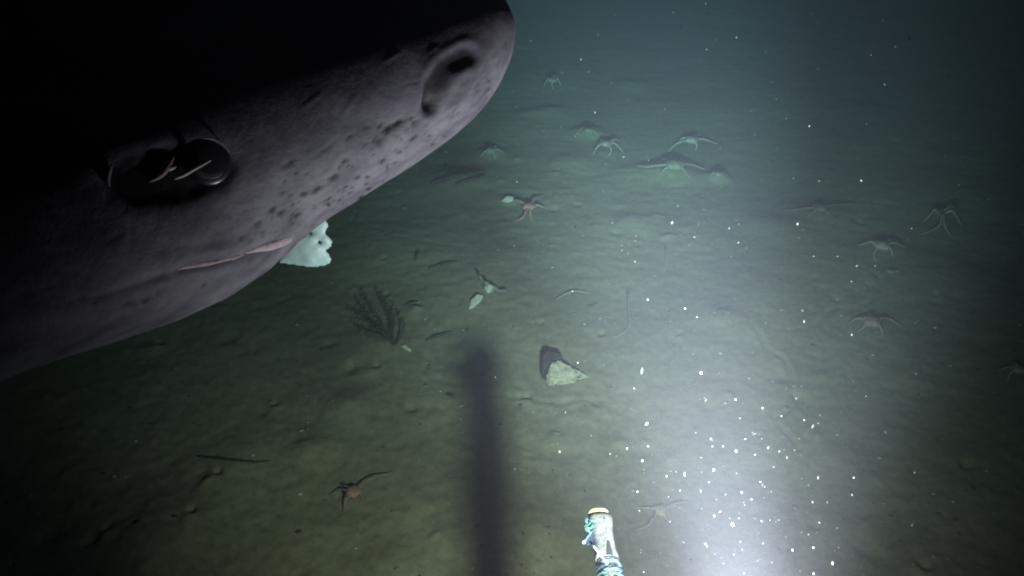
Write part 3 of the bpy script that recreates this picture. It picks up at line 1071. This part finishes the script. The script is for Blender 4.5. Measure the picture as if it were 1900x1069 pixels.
def build_snow():
    rs = random.Random(21)
    ico = bmesh.new(); bmesh.ops.create_icosphere(ico, subdivisions=1, radius=1.0)
    iv = [v.co.copy() for v in ico.verts]; if_ = [[v.index for v in f.verts] for f in ico.faces]; ico.free()
    V_, F_, T_ = [], [], []
    def flake(px, py, size, depth, stretch=1.0, ang=0.0, tone=.4):
        c = at(px, py, depth)
        if c.z < hz(c.x, c.y) + .01: return
        b0 = len(V_)
        r = size * .5 * depth / F
        ph = rs.uniform(0, 50)
        for v in iv:
            k = 1 + .45 * noise.noise(v * 1.7 + Vector((ph, 0, 0)))
            lx, ly, lz = v.x * k, v.y * k * stretch, v.z * k
            x = lx * math.cos(ang) - ly * math.sin(ang); y = lx * math.sin(ang) + ly * math.cos(ang)
            V_.append(c + (RT * x + DN * y + FWD * lz) * r)
        T_.extend([tone] * len(iv))
        F_.extend([[b0 + i for i in f] for f in if_])
    named = [(954, 456, 7, 1.3), (1180, 437, 6, 1), (1184, 459, 5, 1), (1178, 485, 5, 1), (1067, 421, 5, 1), (1120, 354, 5, 1), (1330, 367, 5, 1), (1247, 413, 6, 1),
             (1202, 556, 7, 1), (1271, 572, 6, 1), (1357, 476, 6, 1), (1370, 450, 5, 1), (1385, 460, 5, 1), (1580, 522, 6, 1), (1590, 493, 7, 1), (1492, 596, 6, 1.2),
             (1062, 540, 5, 1), (1084, 601, 6, 1), (1072, 673, 7, 1), (1121, 677, 6, 1), (1191, 688, 9, 1.7), (1301, 692, 7, 1), (1373, 776, 7, 1), (1200, 786, 7, 1.3),
             (1097, 808, 6, 1.6), (1038, 838, 6, 1.3), (1049, 765, 5, 1.2), (1176, 921, 9, 1.9), (1219, 1018, 6, 1), (1359, 973, 10, 1.4), (1413, 967, 8, 1), (1438, 960, 7, 1),
             (1450, 985, 8, 1), (1509, 1016, 10, 1.2), (1545, 1045, 8, 1.5), (1492, 779, 8, 1.1), (1477, 739, 8, 1), (1521, 770, 6, 1), (1508, 791, 5, 2.5), (1474, 835, 7, 1),
             (1643, 802, 9, 1), (1581, 918, 8, 1), (1697, 877, 5, 1), (1692, 975, 6, 1), (1709, 974, 8, 1), (1694, 1047, 6, 1), (1607, 735, 6, 1), (1588, 725, 5, 2.5),
             (1577, 1050, 5, 5), (1582, 1030, 6, 1), (1390, 702, 6, 1), (1324, 872, 6, 1), (1302, 876, 5, 1), (1415, 757, 7, 1), (1450, 772, 6, 1), (1505, 234, 4, 1), (1263, 211, 5, 1),
             (1208, 57, 5, 1), (1120, 101, 5, 1.5), (1616, 102, 6, 1), (1638, 38, 5, 1), (1502, 234, 5, 1), (1520, 336, 5, 1), (1598, 335, 5, 1), (1480, 415, 6, 1), (1374, 1005, 7, 1), (1377, 1020, 6, 1),
             (1327, 1028, 7, 1.2), (1432, 1044, 7, 1), (1500, 900, 6, 1), (1535, 932, 6, 1.5), (1553, 980, 6, 1), (1748, 690, 5, 1), (955, 870, 5, 1), (1075, 925, 4, 1), (1400, 250, 4, 1)]
    for px, py, s, st in named:
        flake(px, py, s * rs.uniform(.28, .68), rs.uniform(.75, 1.35), st * rs.uniform(1, 1.7), rs.uniform(-.8, .8), .04 + .42 * rs.random() ** 2)
    for _ in range(320):
        px = rs.gauss(1360, 150); py = rs.gauss(880, 170)
        if py > 1075 or rs.random() < .25: py = rs.uniform(0, 1069); px = rs.uniform(900, 1800)
        flake(px, py, 1.0 + 2.4 * rs.random() ** 3, rs.uniform(.7, 1.9), 1 + 1.6 * rs.random() ** 3, rs.uniform(-1, 1), .015 + .35 * rs.random() ** 3)
    for _ in range(80):
        flake(rs.gauss(1370, 100), rs.uniform(800, 1080), 1.4 + 3.2 * rs.random() ** 3, rs.uniform(.7, 1.0), 1 + 2.2 * rs.random() ** 3, rs.uniform(-.6, .6), .01 + .35 * rs.random() ** 3)
    for _ in range(60):
        flake(rs.uniform(900, 1700), rs.uniform(0, 1069), rs.uniform(1.6, 3.4), rs.uniform(1.6, 3.4), 1 + rs.random(), rs.uniform(-1, 1), rs.uniform(.05, .3))
    me = bpy.data.meshes.new('marine_snow')
    me.from_pydata(V_, [], F_)
    ca = me.attributes.new('tone', 'FLOAT', 'POINT'); ca.data.foreach_set('value', T_)
    o = link('marine_snow', me, M_SNOW)
    return tag(o, 'white specks of marine snow drifting through the beam', 'marine snow', kind='stuff')


build_snow()

# ------------------------------------------------------------------ the water itself
bm = bmesh.new()
bmesh.ops.create_cube(bm, size=1.0)
for v in bm.verts:
    v.co = Vector((v.co.x * 120, v.co.y * 120 + 5, -1.2 + (v.co.z + .5) * 3.6))
hm = bpy.data.materials.new('sea_water')
hm.use_nodes = True
nt = hm.node_tree
nt.nodes.clear()
out = nt.nodes.new('ShaderNodeOutputMaterial')
pv = nt.nodes.new('ShaderNodeVolumePrincipled')
pv.inputs['Color'].default_value = (.160, .158, .208, 1)
pv.inputs['Density'].default_value = 0.20
pv.inputs['Anisotropy'].default_value = 0.0
pv.inputs['Absorption Color'].default_value = (.01, .80, .79, 1)
nt.links.new(pv.outputs['Volume'], out.inputs['Volume'])
tag(link('haze', bm, hm, smooth=False), 'murky blue green sea water', 'water', kind='stuff')
